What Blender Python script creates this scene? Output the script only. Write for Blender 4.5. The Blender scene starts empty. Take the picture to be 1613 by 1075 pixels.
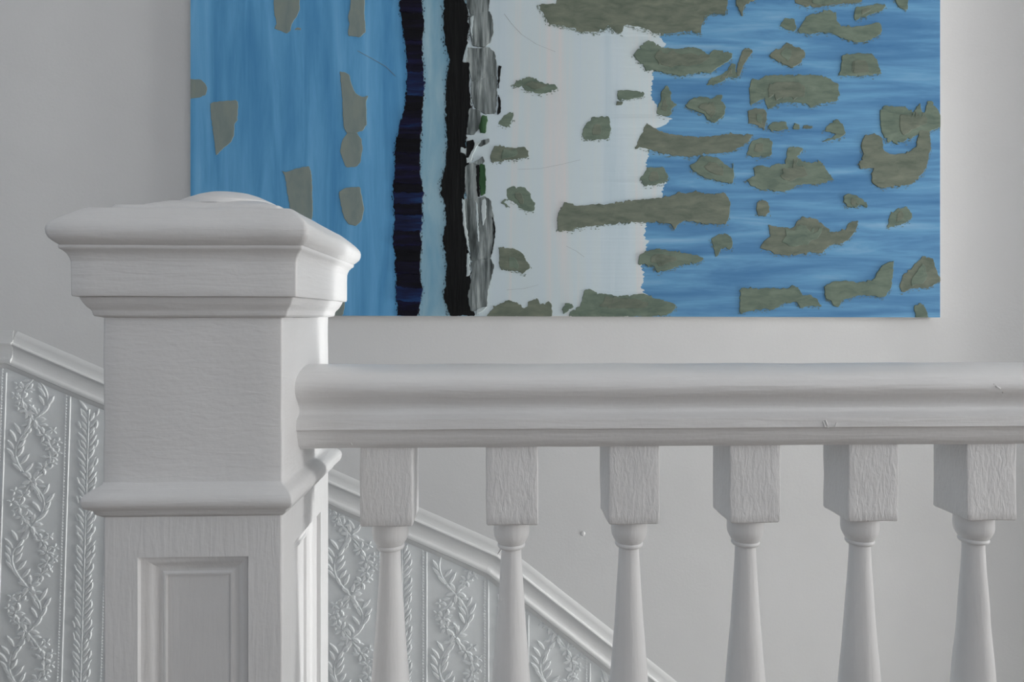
import bpy, math, random
from mathutils import Vector, noise
from mathutils.geometry import delaunay_2d_cdt
random.seed(7)
D = bpy.data
COL = bpy.context.scene.collection
SC = bpy.context.scene

# ------------------------------------------------------------------ camera
EYE = 1.00                       # eye height above the landing
F = 1030.0                       # focal length in pixels of the 1613 px wide frame
HOR = 498.0                      # horizon row
TH = math.atan(34.5 / F)         # camera looks slightly to the right of the wall normal
cam_d = D.cameras.new('camera')
cam_d.sensor_width = 36.0
cam_d.lens = 36.0 * F / 1613.0
cam_d.shift_y = -(537.5 - HOR) / 1613.0
cam_d.clip_start = 0.02
cam = D.objects.new('camera', cam_d)
cam.location = (0, 0, EYE)
cam.rotation_euler = (math.pi / 2, 0, -TH)
COL.objects.link(cam)
SC.camera = cam

# ------------------------------------------------------------------ world, lights, exposure
SC.view_settings.view_transform = 'Standard'
SC.view_settings.look = 'None'
SC.view_settings.gamma = 1.0
SC.view_settings.use_curve_mapping = False
SC.view_settings.exposure = 0.31
w = D.worlds.new('sky'); SC.world = w
w.use_nodes = True
bg = w.node_tree.nodes['Background']
bg.inputs[0].default_value = (0.80, 0.88, 1.0, 1)
bg.inputs[1].default_value = 0.6


def area(name, loc, target, sx, sy, power, color):
    l = D.lights.new(name, 'AREA'); l.shape = 'RECTANGLE'
    l.size = sx; l.size_y = sy; l.energy = power; l.color = color
    o = D.objects.new(name, l); o.location = loc
    d = Vector(target) - Vector(loc)
    o.rotation_euler = d.to_track_quat('-Z', 'Y').to_euler()
    COL.objects.link(o)
    return o


# daylight by the right-hand windows; the hall and side lights are added fill
XWR = 4.6                        # far right wall
area('daylight_stair_window', (XWR + 0.10, 1.0, -0.45), (0, 1.02, 0.45), 0.44, 2.0, 125.0, (1.0, 1.0, 0.985))
area('daylight_landing_window', (XWR + 0.10, 0.0, 1.25), (0, 0.4, 1.0), 0.82, 1.7, 56.0, (1.0, 1.0, 0.985))
area('fill_light_behind', (2.0, -2.33, 1.9), (1.0, 0, 1.3), 1.6, 1.3, 14.0, (1.0, 0.985, 0.985))  # invented source behind the camera, brightens the front faces
area('fill_light_left', (-2.33, -0.9, 1.7), (0, -0.7, 1.5), 1.1, 1.5, 3.0, (0.80, 0.90, 1.0))  # added unseen source, tints the left side bluish

# ------------------------------------------------------------------ pixel -> ray helpers
CT, ST = math.cos(TH), math.sin(TH)


def ray(px, py):
    a = (px - 806.5) / F
    b = (HOR - py) / F
    return Vector((CT * a + ST, CT - ST * a, b))


def ratio(px):
    r = ray(px, 0)
    return r.x / r.y


def PY(px, py, y):               # point of the vertical plane Y = y
    r = ray(px, py); k = y / r.y
    return Vector((r.x * k, y, EYE + r.z * k))


def PXp(px, py, x):              # point of the vertical plane X = x
    r = ray(px, py); k = x / r.x
    return Vector((x, r.y * k, EYE + r.z * k))


# ------------------------------------------------------------------ materials
def lin(c):
    c = c / 255.0
    return c / 12.92 if c <= 0.04045 else ((c + 0.055) / 1.055) ** 2.4


def new_mat(name):
    m = D.materials.new(name); m.use_nodes = True
    nt = m.node_tree
    return m, nt, nt.nodes['Principled BSDF']


def paint(name, col, rough=0.4, stretch=(1, 1, 1), scale=90, strength=0.25, dist=0.002, orange=0.0, var=0.03):
    """painted wood or plaster: brush-mark relief and a little colour unevenness"""
    m, nt, p = new_mat(name)
    N = nt.nodes; L = nt.links
    p.inputs['Roughness'].default_value = rough
    geo = N.new('ShaderNodeNewGeometry')
    mp = N.new('ShaderNodeMapping'); mp.inputs['Scale'].default_value = stretch
    L.new(geo.outputs['Position'], mp.inputs['Vector'])
    n1 = N.new('ShaderNodeTexNoise'); n1.inputs['Scale'].default_value = scale
    n1.inputs['Detail'].default_value = 4; n1.inputs['Distortion'].default_value = 0.6
    L.new(mp.outputs['Vector'], n1.inputs['Vector'])
    n2 = N.new('ShaderNodeTexNoise'); n2.inputs['Scale'].default_value = 160
    n2.inputs['Detail'].default_value = 2
    L.new(geo.outputs['Position'], n2.inputs['Vector'])
    b1 = N.new('ShaderNodeBump'); b1.inputs['Strength'].default_value = strength; b1.inputs['Distance'].default_value = dist
    L.new(n1.outputs['Fac'], b1.inputs['Height'])
    b2 = N.new('ShaderNodeBump'); b2.inputs['Strength'].default_value = orange; b2.inputs['Distance'].default_value = dist
    L.new(n2.outputs['Fac'], b2.inputs['Height'])
    L.new(b1.outputs['Normal'], b2.inputs['Normal'])
    L.new(b2.outputs['Normal'], p.inputs['Normal'])
    n3 = N.new('ShaderNodeTexNoise'); n3.inputs['Scale'].default_value = 9; n3.inputs['Detail'].default_value = 3
    L.new(geo.outputs['Position'], n3.inputs['Vector'])
    r = N.new('ShaderNodeValToRGB')
    r.color_ramp.elements[0].position = 0.3; r.color_ramp.elements[1].position = 0.7
    r.color_ramp.elements[0].color = (*[c * (1 - var) for c in col], 1)
    r.color_ramp.elements[1].color = (*[min(1, c * (1 + var)) for c in col], 1)
    L.new(n3.outputs['Fac'], r.inputs['Fac'])
    L.new(r.outputs['Color'], p.inputs['Base Color'])
    return m


def streaky(name, cols, pos=None, stretch=(1, 1, 1), scale=30, bump=0.2, rough=0.45, detail=5, dist=0.001, bs=None, k=1.0):
    """artist's paint dragged by a brush: several tones in streaks"""
    m, nt, p = new_mat(name)
    N = nt.nodes; L = nt.links
    p.inputs['Roughness'].default_value = rough
    p.inputs['Specular IOR Level'].default_value = 0.2
    geo = N.new('ShaderNodeNewGeometry')
    mp = N.new('ShaderNodeMapping'); mp.inputs['Scale'].default_value = stretch
    L.new(geo.outputs['Position'], mp.inputs['Vector'])
    n1 = N.new('ShaderNodeTexNoise'); n1.inputs['Scale'].default_value = scale
    n1.inputs['Detail'].default_value = detail; n1.inputs['Roughness'].default_value = 0.6
    n1.inputs['Distortion'].default_value = 0.4
    L.new(mp.outputs['Vector'], n1.inputs['Vector'])
    r = N.new('ShaderNodeValToRGB')
    n = len(cols)
    el = r.color_ramp.elements
    while len(el) < n:
        el.new(0.5)
    for i, c in enumerate(cols):
        el[i].position = pos[i] if pos else 0.3 + 0.4 * i / max(1, n - 1)
        el[i].color = (*[min(0.95, lin(v) * ART * k) for v in c], 1)
    L.new(n1.outputs['Fac'], r.inputs['Fac'])
    L.new(r.outputs['Color'], p.inputs['Base Color'])
    n2 = N.new('ShaderNodeTexNoise'); n2.inputs['Scale'].default_value = bs or scale * 3
    n2.inputs['Detail'].default_value = 3
    L.new(mp.outputs['Vector'], n2.inputs['Vector'])
    b1 = N.new('ShaderNodeBump'); b1.inputs['Strength'].default_value = bump; b1.inputs['Distance'].default_value = dist
    L.new(n2.outputs['Fac'], b1.inputs['Height'])
    L.new(b1.outputs['Normal'], p.inputs['Normal'])
    return m


ART = 1.5
WHITE = (0.80, 0.797, 0.797)
M = {}
M['post_v'] = paint('white_gloss_paint_vertical_brush', WHITE, 0.42, (1, 1, 0.12), 190, 0.36, 0.0015, 0.14)
M['post_u'] = paint('white_gloss_paint_cross_brush', WHITE, 0.42, (0.22, 0.22, 1), 190, 0.32, 0.0015, 0.16)
M['post_h'] = paint('white_gloss_paint_horizontal_brush', WHITE, 0.42, (0.10, 0.10, 1), 180, 0.42, 0.0016, 0.16)
M['rail'] = paint('white_gloss_paint_rail', WHITE, 0.36, (0.07, 1, 1), 170, 0.50, 0.0018, 0.16)
M['block'] = paint('white_thick_paint', WHITE, 0.42, (1, 1, 0.26), 270, 0.62, 0.002, 0.18)
M['turned'] = paint('white_gloss_paint_turned', WHITE, 0.36, (1, 1, 0.07), 190, 0.28, 0.0015, 0.08)
M['wall'] = paint('white_wall_paint', (0.775, 0.775, 0.772), 0.6, (1, 1, 1), 14, 0.10, 0.004, 0.05, 0.012)
M['wall_blue'] = paint('grey_blue_bounce_tone', (0.40, 0.44, 0.49), 0.6, (1, 1, 1), 14, 0.10, 0.004, 0.05, 0.012)  # unseen left wall toned grey-blue to dim and cool the bounced light
M['paper'] = paint('pale_embossed_paper_paint', (0.83, 0.855, 0.86), 0.5, (1, 1, 1), 60, 0.08, 0.002, 0.06, 0.012)
M['trim'] = paint('white_trim_paint', (0.79, 0.795, 0.79), 0.52, (0.15, 1, 1), 80, 0.18, 0.002, 0.12, 0.015)
M['ceil'] = paint('ceiling_paint', (0.80, 0.80, 0.80), 0.7, (1, 1, 1), 20, 0.05)
M['floor'] = paint('dark_floor_boards', (0.16, 0.12, 0.09), 0.5, (0.15, 1, 1), 30, 0.1)
M['stair'] = paint('white_stair_paint', (0.74, 0.74, 0.73), 0.5, (0.15, 1, 1), 30, 0.1)
M['glass'], _nt, _p = new_mat('window_glass')
_p.inputs['Transmission Weight'].default_value = 1.0; _p.inputs['Roughness'].default_value = 0.0
M['canvas'] = paint('raw_primed_canvas', (0.80, 0.79, 0.77), 0.7, (1, 1, 1), 500, 0.2, 0.0006)
M['blue_l'] = streaky('sky_blue_vertical', [(58, 114, 158), (74, 130, 170), (88, 143, 182), (106, 158, 192)], [0.24, 0.44, 0.58, 0.78], (1, 1, 0.09), 22, 0.15, k=1.0)
M['blue_r'] = streaky('sea_blue_horizontal', [(62, 112, 158), (80, 130, 172), (98, 150, 188), (140, 178, 204)], [0.26, 0.44, 0.58, 0.80], (0.09, 1, 1), 30, 0.18, k=0.8)
M['pale'] = streaky('pale_blue_grey', [(106, 146, 168), (124, 158, 174), (146, 172, 182)], None, (1, 1, 0.2), 24, 0.12, k=0.9)
M['white_f'] = streaky('white_vertical_wash', [(156, 172, 180), (168, 180, 186), (170, 181, 184), (182, 180, 180)], [0.3, 0.45, 0.58, 0.7], (1, 1, 0.04), 13, 0.12, k=1.0)
M['olive'] = streaky('olive_grey_daub', [(82, 97, 87), (97, 111, 98), (112, 125, 111)], [0.3, 0.5, 0.75], (0.35, 1, 1), 60, 0.9, 0.42, 3, 0.0015, 60, k=0.86)
M['olive_b'] = streaky('brownish_olive_daub', [(88, 98, 86), (104, 112, 99), (120, 126, 111)], [0.3, 0.5, 0.75], (0.35, 1, 1), 60, 0.9, 0.42, 3, 0.0015, 60, k=0.78)
M['taupe'] = streaky('taupe_grey_daub', [(102, 114, 112), (111, 121, 117), (118, 126, 118)], [0.3, 0.5, 0.75], (1, 1, 0.4), 30, 0.3, 0.42, 3, 0.0012, 60, k=1.0)
M['navy'] = streaky('navy_stroke', [(8, 7, 16), (18, 16, 38), (28, 26, 64), (28, 66, 112)], [0.30, 0.5, 0.64, 0.80], (0.12, 1, 1), 60, 0.6, 0.35, 4, 0.0015, k=0.5)
M['navy_d'] = streaky('near_black_navy_stroke', [(6, 6, 12), (12, 11, 22), (24, 22, 48)], [0.35, 0.55, 0.78], (0.12, 1, 1), 60, 0.6, 0.35, 4, 0.0015, k=0.55)
M['navy_b'] = streaky('blue_navy_stroke', [(12, 12, 30), (18, 26, 58), (26, 56, 98), (60, 108, 146)], [0.30, 0.48, 0.66, 0.9], (0.12, 1, 1), 60, 0.6, 0.35, 4, 0.0015, k=0.9)
M['black'] = streaky('black_stroke', [(10, 11, 12), (17, 19, 20), (32, 34, 34)], [0.3, 0.5, 0.8], (1, 1, 0.1), 70, 0.5, 0.35, 4, 0.0015, k=0.42)
M['marble'] = streaky('marbled_grey_stroke', [(34, 38, 38), (88, 96, 96), (128, 136, 136), (186, 194, 192)], [0.30, 0.45, 0.56, 0.74], (1, 1, 0.10), 55, 0.7, 0.35, 4, 0.002, k=0.75)
M['green'] = streaky('dark_green_stroke', [(22, 34, 24), (46, 80, 50), (74, 104, 74)], None, (1, 1, 0.1), 60, 0.6, 0.35, 4, k=0.75)
M['dry'] = streaky('dry_brush_white', [(150, 164, 168), (178, 186, 186)], None, (1, 1, 0.1), 60, 0.6, k=0.85)
M['line'] = streaky('pencil_grey', [(112, 120, 122), (126, 132, 132)], None, k=0.9)

# ------------------------------------------------------------------ object helpers
WLOC = {}


def link(o, parent=None):
    COL.objects.link(o)
    if parent:
        o.parent = parent
    return o


def empty(name, loc, parent=None):
    o = D.objects.new(name, None)
    o.empty_display_size = 0.05
    base = WLOC[parent.name] if parent else Vector((0, 0, 0))
    o.location = Vector(loc) - base
    link(o, parent)
    WLOC[o.name] = Vector(loc)
    return o


def mesh(name, vs, fs, mat, parent=None, smooth=35, origin=None):
    """vs in world coordinates; stored relative to the parent or to the given origin"""
    base = WLOC[parent.name] if parent else Vector((0, 0, 0))
    org = Vector(origin) if origin is not None else base
    me = D.meshes.new(name)
    me.from_pydata([tuple(Vector(v) - org) for v in vs], [], fs)
    me.validate()
    me.materials.append(mat)
    if smooth:
        me.polygons.foreach_set('use_smooth', [True] * len(me.polygons))
        me.set_sharp_from_angle(angle=math.radians(smooth))
    me.update()
    o = D.objects.new(name, me)
    o.location = org - base
    link(o, parent)
    WLOC[o.name] = org
    return o


def tag(o, label=None, cat=None, group=None, kind=None):
    if label: o['label'] = label
    if cat: o['category'] = cat
    if group: o['group'] = group
    if kind: o['kind'] = kind
    return o


def structure(o, label=None, cat=None):
    o['kind'] = 'structure'
    if label: o['label'] = label
    if cat: o['category'] = cat
    return o


def wob(v, amp, freq=22.0):
    return v + noise.noise_vector(v * freq) * amp


def boxes(lst):
    vs, fs = [], []
    for (x0, y0, z0, x1, y1, z1) in lst:
        b = len(vs)
        vs += [Vector(p) for p in ((x0, y0, z0), (x1, y0, z0), (x1, y1, z0), (x0, y1, z0),
                                   (x0, y0, z1), (x1, y0, z1), (x1, y1, z1), (x0, y1, z1))]
        fs += [tuple(b + i for i in f) for f in ((0, 3, 2, 1), (4, 5, 6, 7), (0, 1, 5, 4), (1, 2, 6, 5), (2, 3, 7, 6), (3, 0, 4, 7))]
    return vs, fs


def square_ring(cx, cy, hx, hy, r, z, nside=10, nc=3):
    pts = []
    r = min(r, hx * 0.9, hy * 0.9)
    cs = [(1, -1, -90), (1, 1, 0), (-1, 1, 90), (-1, -1, 180)]
    for k, (sx, sy, a0) in enumerate(cs):
        ox, oy = cx + sx * (hx - r), cy + sy * (hy - r)
        for i in range(nc + 1):
            a = math.radians(a0 + 90.0 * i / nc)
            pts.append(Vector((ox + r * math.cos(a), oy + r * math.sin(a), z)))
        nx, ny, na = cs[(k + 1) % 4]
        qx = cx + nx * (hx - r) + r * math.cos(math.radians(na)); qy = cy + ny * (hy - r) + r * math.sin(math.radians(na))
        p = pts[-1].copy()
        for i in range(1, nside):
            t = i / nside
            pts.append(Vector((p.x + (qx - p.x) * t, p.y + (qy - p.y) * t, z)))
    return pts


def stack(profile, cx, cy, hx, hy, r=0.002, amp=0.0005, freq=22, nside=10, cap_top=True, cap_bot=True):
    """square mouldings: profile = [(overhang, z)] from bottom to top"""
    vs, fs = [], []
    n = None
    for k, (o, z) in enumerate(profile):
        ring = square_ring(cx, cy, hx + o, hy + o, r, z, nside)
        n = len(ring)
        vs += [wob(p, amp, freq) for p in ring]
        if k:
            a, b = (k - 1) * n, k * n
            fs += [(a + i, a + (i + 1) % n, b + (i + 1) % n, b + i) for i in range(n)]
    if cap_bot: fs.append(tuple(range(n - 1, -1, -1)))
    if cap_top: fs.append(tuple((len(profile) - 1) * n + i for i in range(n)))
    return vs, fs


def lathe(profile, cx, cy, n=32, amp=0.0, caps=True):
    vs, fs = [], []
    for k, (r, z) in enumerate(profile):
        for i in range(n):
            a = 2 * math.pi * i / n
            vs.append(wob(Vector((cx + r * math.cos(a), cy + r * math.sin(a), z)), amp, 30))
        if k:
            a, b = (k - 1) * n, k * n
            fs += [(a + i, a + (i + 1) % n, b + (i + 1) % n, b + i) for i in range(n)]
    if caps:
        fs.append(tuple(range(n - 1, -1, -1)))
        fs.append(tuple((len(profile) - 1) * n + i for i in range(n)))
    return vs, fs


def densify(pr, step):
    out = [pr[0]]
    for a, b in zip(pr, pr[1:]):
        d = math.hypot(b[0] - a[0], b[1] - a[1])
        k = max(1, int(d / step))
        for i in range(1, k + 1):
            out.append((a[0] + (b[0] - a[0]) * i / k, a[1] + (b[1] - a[1]) * i / k))
    return out


# ------------------------------------------------------------------ the stair wall (plan line, gently bent at both ends)
YW = 1.60
xk = PY(242, 0, YW).x
xr = PY(1490, 0, YW).x
PLAN = []                                        # from left to right
a = math.radians(1.6)
Ll = 1.25
PLAN.append((xk - 0.03 - Ll * math.cos(a), YW - Ll * math.sin(a)))
for t in (-0.03, -0.015, 0.0, 0.015, 0.03):
    k = (0.03 - t) / 0.06
    PLAN.append((xk + t, YW - 0.03 * math.sin(a) * k * k))
for i in range(7):
    PLAN.append((xr + 0.04 * i, YW - 0.0020 * i * i))
PLAN.append((XWR + 0.02, PLAN[-1][1] - (XWR + 0.02 - PLAN[-1][0]) * 0.10))
SEG = []
s0 = 0.0
for p, q in zip(PLAN, PLAN[1:]):
    l = math.hypot(q[0] - p[0], q[1] - p[1])
    SEG.append((s0, l, p, ((q[0] - p[0]) / l, (q[1] - p[1]) / l)))
    s0 += l
STOT = s0


def seg_at(s):
    for g in SEG:
        if s <= g[0] + g[1]:
            return g
    return SEG[-1]


def wp(s, z, h=0.0):             # wall coordinates -> world; h = height of relief off the wall
    g = seg_at(s); d = s - g[0]; t = g[3]
    return Vector((g[2][0] + t[0] * d + t[1] * h, g[2][1] + t[1] * d - t[0] * h, z))


def ws(px, py):                  # pixel -> wall coordinates
    r = ray(px, py); q = r.x / r.y
    for g in SEG:
        (x0, y0), (tx, ty) = g[2], g[3]
        den = tx - q * ty
        d = (q * y0 - x0) / den
        if (d >= -1e-6 or g is SEG[0]) and d <= g[1] + 1e-6:
            y = y0 + ty * d
            return g[0] + d, EYE + r.z * y / r.y
    g = SEG[-1]
    return g[0] + g[1], EYE


ZLOW, ZC = -2.2, 2.9
ss = [g[0] for g in SEG] + [STOT]
vs, fs = [], []
for s in ss:
    vs += [wp(s, ZLOW), wp(s, ZC), wp(s, ZC, -0.12), wp(s, ZLOW, -0.12)]
for i in range(len(ss) - 1):
    for j in range(4):
        fs.append((4 * i + j, 4 * i + 4 + j, 4 * i + 4 + (j + 1) % 4, 4 * i + (j + 1) % 4))
fs += [(0, 1, 2, 3), tuple(4 * (len(ss) - 1) + j for j in (3, 2, 1, 0))]
wall_back = structure(mesh('wall_back', vs, fs, M['wall'], None, 30))


def wall_with_holes(name, axis, c, th, a0, a1, z0, z1, holes, mat='wall'):
    """a wall slab cut by window openings that follow one another along it"""
    rects = []
    p = a0
    for (h0, h1, k0, k1) in holes:
        rects += [(p, h0, z0, z1), (h0, h1, z0, k0), (h0, h1, k1, z1)]
        p = h1
    rects.append((p, a1, z0, z1))
    lst = []
    for (p, q, e, f) in rects:
        lst.append((c, p, e, c + th, q, f) if axis == 'x' else (p, c, e, q, c + th, f))
    vs, fs = boxes(lst)
    return structure(mesh(name, vs, fs, M[mat], None, 0))


def window(name, axis, c, hole):
    h0, h1, k0, k1 = hole
    t = 0.05
    def bx(p, q, e, f, d0=0.02, d1=0.07):
        return (c + d0, p, e, c + d1, q, f) if axis == 'x' else (p, c + d0, e, q, c + d1, f)
    mid = (k0 + k1) / 2
    root = empty(name, ((c, (h0 + h1) / 2, k0) if axis == 'x' else ((h0 + h1) / 2, c, k0)))
    structure(root)
    vs, fs = boxes([bx(h0, h0 + t, k0, k1), bx(h1 - t, h1, k0, k1), bx(h0 + t, h1 - t, k0, k0 + t), bx(h0 + t, h1 - t, k1 - t, k1)])
    mesh('window_frame', vs, fs, M['trim'], root, 0)
    vs, fs = boxes([bx(h0 + t, h1 - t, mid - 0.02, mid + 0.02)])
    mesh('window_bar', vs, fs, M['trim'], root, 0)


H1 = (0.77, 1.23, -1.5, 0.6)
H4 = (-0.45, 0.45, 0.35, 2.15)
wall_with_holes('wall_right', 'x', XWR, 0.14, -2.25, 1.75, ZLOW, ZC, [H4, H1])
window('window_1', 'x', XWR, H1)
window('window_4', 'x', XWR, H4)
H2 = (1.15, 2.85, 1.2, 2.6)
wall_with_holes('wall_front', 'y', -2.39, 0.14, -2.25, XWR + 0.14, 0, ZC, [H2])
window('added_window_2', 'y', -2.39, H2)  # made-up window, houses the fill light behind the camera
H3 = (-1.5, -0.3, 0.9, 2.5)
wall_with_holes('wall_left', 'x', -2.39, 0.14, -2.39, 1.75, ZLOW, ZC, [H3], 'wall_blue')
window('added_window_3', 'x', -2.39, H3)  # made-up window, houses the bluish fill light on the left
vs, fs = boxes([(-2.4, -2.4, ZC, XWR + 0.14, 1.8, ZC + 0.1)])
structure(mesh('ceiling', vs, fs, M['ceil'], None, 0))

# ------------------------------------------------------------------ newel post measurements
W = 0.17
qa, qb = ratio(162), ratio(445)
YP = W / (qb - qa)               # distance of the post's front face
XL, XR = qa * YP, qb * YP
CX = (XL + XR) / 2
YBK = XR / ratio(517.5)          # rear edge of its right face
DP = YBK - YP
CY = YP + DP / 2
HX, HY = W / 2, DP / 2
ZFL = 0.0


def lprof(px, py):               # silhouette pixel on the front-left arris -> (overhang, z)
    q = ratio(px)
    o = (XL - q * YP) / (1 - q)
    r = ray(px, py)
    return o, EYE + r.z * (YP - o) / r.y


# ------------------------------------------------------------------ landing floor, stairs
X_TOP = wp(*ws(20, 500)).x       # where the stairs leave the landing
Y_IN = CY + 0.045                # inner edge of the landing
vs, fs = boxes([(-2.25, -2.25, -0.25, XWR, Y_IN, 0.0), (-2.25, Y_IN, -0.25, X_TOP, YW - 0.02, 0.0)])
structure(mesh('floor', vs, fs, M['floor'], None, 0))
vs, fs = boxes([(-2.25, Y_IN, ZLOW - 0.1, XWR, 1.7, ZLOW)])
structure(mesh('floor_below', vs, fs, M['stair'], None, 0))
vs, fs = boxes([(X_TOP, Y_IN - 0.02, ZLOW, XWR, Y_IN, -0.25)])
structure(mesh('wall_below_landing', vs, fs, M['wall'], None, 0))

# dado line in pixels (upper ridge of the rail) and the lower edge of the rail
DADO = [(-420, 540), (20, 540), (783, 874), (966, 1018), (1150, 1165), (1520, 1460)]
dado_w = [ws(*p) for p in DADO]


def dado_z(s):
    for (sa, za), (sb, zb) in zip(dado_w, dado_w[1:]):
        if s <= sb:
            return za + (zb - za) * (s - sa) / (sb - sa)
    return dado_w[-1][1]


stairs = structure(empty('stairs', (X_TOP, 1.2, ZLOW)), 'flight of wooden stairs descending along the dado wall', 'stairs')
x = X_TOP; z = -0.17
drop = dado_w[0][1]
for i in range(12):
    # going follows the dado slope
    s_here = ws(20, 500)[0] + (x - X_TOP)
    zz = dado_z(s_here)
    sl = max(0.3, -(dado_z(s_here + 0.05) - zz) / 0.05)
    going = 0.17 / sl
    if x + going > 2.18 or z < ZLOW + 0.2:
        break
    vs, fs = boxes([(x, Y_IN + 0.002, z - 0.035, x + going + 0.02, YW - 0.09, z)])
    mesh('tread', vs, fs, M['stair'], stairs, 0)
    vs, fs = boxes([(x, Y_IN + 0.002, z, x + 0.018, YW - 0.09, z + 0.134)])
    mesh('riser', vs, fs, M['trim'], stairs, 0)
    x += going; z -= 0.17

# ------------------------------------------------------------------ dado rail (trim) swept along the dado line
PROF = [(-0.030, 0.000), (-0.027, 0.0018), (-0.016, 0.0030), (-0.004, 0.0038), (-0.002, 0.0050), (-0.001, 0.0085), (0.0015, 0.0100),
        (0.0045, 0.0092), (0.006, 0.0075), (0.010, 0.0058), (0.018, 0.0046), (0.028, 0.0046), (0.034, 0.0058), (0.0375, 0.0078), (0.039, 0.0098),
        (0.043, 0.0108), (0.048, 0.0098), (0.0495, 0.0070), (0.051, 0.0045), (0.058, 0.0038), (0.061, 0.0020), (0.0615, 0.0)]


def sweep(line, prof, hs=1.0, flat_ends=True, step=0.03):
    """line: wall points (s, z); the profile hangs below the line, square to it"""
    pts = []
    for i, (p, q) in enumerate(zip(line, line[1:])):
        k = max(1, int(math.hypot(q[0] - p[0], q[1] - p[1]) / step))
        for j in range(k):
            pts.append((p[0] + (q[0] - p[0]) * j / k, p[1] + (q[1] - p[1]) * j / k))
    pts.append(line[-1])
    vs, fs = [], []
    n = len(prof)
    for i, p in enumerate(pts):
        d0 = Vector(pts[i]) - Vector(pts[i - 1]) if i else Vector(pts[1]) - Vector(pts[0])
        d1 = Vector(pts[i + 1]) - Vector(pts[i]) if i < len(pts) - 1 else d0
        d0.normalize(); d1.normalize()
        n0 = Vector((d0.y, -d0.x)); n1 = Vector((d1.y, -d1.x))
        m = (n0 + n1); m.normalize()
        m /= max(0.5, m.dot(n1))
        for (u, h) in prof:
            v = wp(p[0] + m.x * u, p[1] + m.y * u, h * hs)
            vs.append(wob(v, 0.0006, 25) if h > 0 else wp(p[0] + m.x * u, p[1] + m.y * u, -0.001))
        if i:
            a, b = (i - 1) * n, i * n
            fs += [(a + j, b + j, b + j + 1, a + j + 1) for j in range(n - 1)]
    fs.append(tuple(range(n)))
    fs.append(tuple((len(pts) - 1) * n + n - 1 - j for j in range(n)))
    return vs, fs


trim = structure(empty('trim_1', wp(dado_w[1][0], dado_w[1][1])), 'white moulded dado rail stepping down the stair wall', 'dado rail')
vs, fs = sweep([dado_w[0], (dado_w[1][0] + 0.003, dado_w[1][1])], PROF, 1.2)
mesh('dado_moulding', vs, fs, M['trim'], trim, 40)
vs, fs = sweep(dado_w[1:3], PROF)
mesh('dado_moulding', vs, fs, M['trim'], trim, 40)
vs, fs = sweep(dado_w[2:], PROF)
mesh('dado_moulding', vs, fs, M['trim'], trim, 40)

# ------------------------------------------------------------------ embossed dado paper
def leaf_rel(vs, fs, c, ang, ln, wd, hgt, keep, lean=0.0):
    """raised pointed leaf; c = (s, z) of its stalk end, ang from the vertical"""
    ca, sa = math.cos(ang), math.sin(ang)
    def P(u, v, h):              # u along, v across
        s = c[0] + u * sa + v * ca; z = c[1] + u * ca - v * sa
        return (s, z, h)
    hgt *= rs.uniform(0.75, 1.2)
    ring = [(0, 0), (0.22, 0.36), (0.5, 0.5), (0.78, 0.32), (1, 0), (0.78, -0.32), (0.5, -0.5), (0.22, -0.36)]
    P3 = [P(u * ln, v * wd, 0.0) for u, v in ring] + [P(u * ln, v * wd * 0.55, hgt) for u, v in [(0.12, 0), (0.26, 0.4), (0.5, 0.5), (0.74, 0.36), (0.86, 0), (0.74, -0.36), (0.5, -0.5), (0.26, -0.4)]]
    if not all(keep(p[0], p[1]) for p in P3):
        return
    b = len(vs)
    vs += [wp(p[0], p[1], p[2]) for p in P3]
    fs += [(b + i, b + (i + 1) % 8, b + 8 + (i + 1) % 8, b + 8 + i) for i in range(8)]
    fs.append(tuple(b + 8 + i for i in range(8)))


def ridge_rel(vs, fs, pts, wd, hgt, keep):
    """raised thin stem through wall points"""
    run = []
    for p in pts + [None]:
        if p is not None and keep(*p):
            run.append(p); continue
        if len(run) > 1:
            b = len(vs)
            for i, q in enumerate(run):
                e, f = run[max(0, i - 1)], run[min(len(run) - 1, i + 1)]
                d = Vector((f[0] - e[0], f[1] - e[1])); d.normalize()
                nx, nz = d.y * wd / 2, -d.x * wd / 2
                vs += [wp(q[0] - nx, q[1] - nz, 0), wp(q[0] - nx * 0.4, q[1] - nz * 0.4, hgt), wp(q[0] + nx * 0.4, q[1] + nz * 0.4, hgt), wp(q[0] + nx, q[1] + nz, 0)]
            for i in range(len(run) - 1):
                k = b + 4 * i
                fs += [(k + j, k + 4 + j, k + 5 + j, k + 1 + j) for j in range(3)]
        run = []


PX2M = YW / F
PER = 162 * PX2M                # one garland + one stem column
GP = 0.252                       # vertical repeat of the garland
HG = 0.0026


def flower(vs, fs, s, z, r, keep, rot=0.0, n=5):
    for i in range(n):
        a = rot + 2 * math.pi * i / n
        leaf_rel(vs, fs, (s + 0.12 * r * math.sin(a), z + 0.12 * r * math.cos(a)), a, r, r * 0.52, HG, keep)


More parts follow.
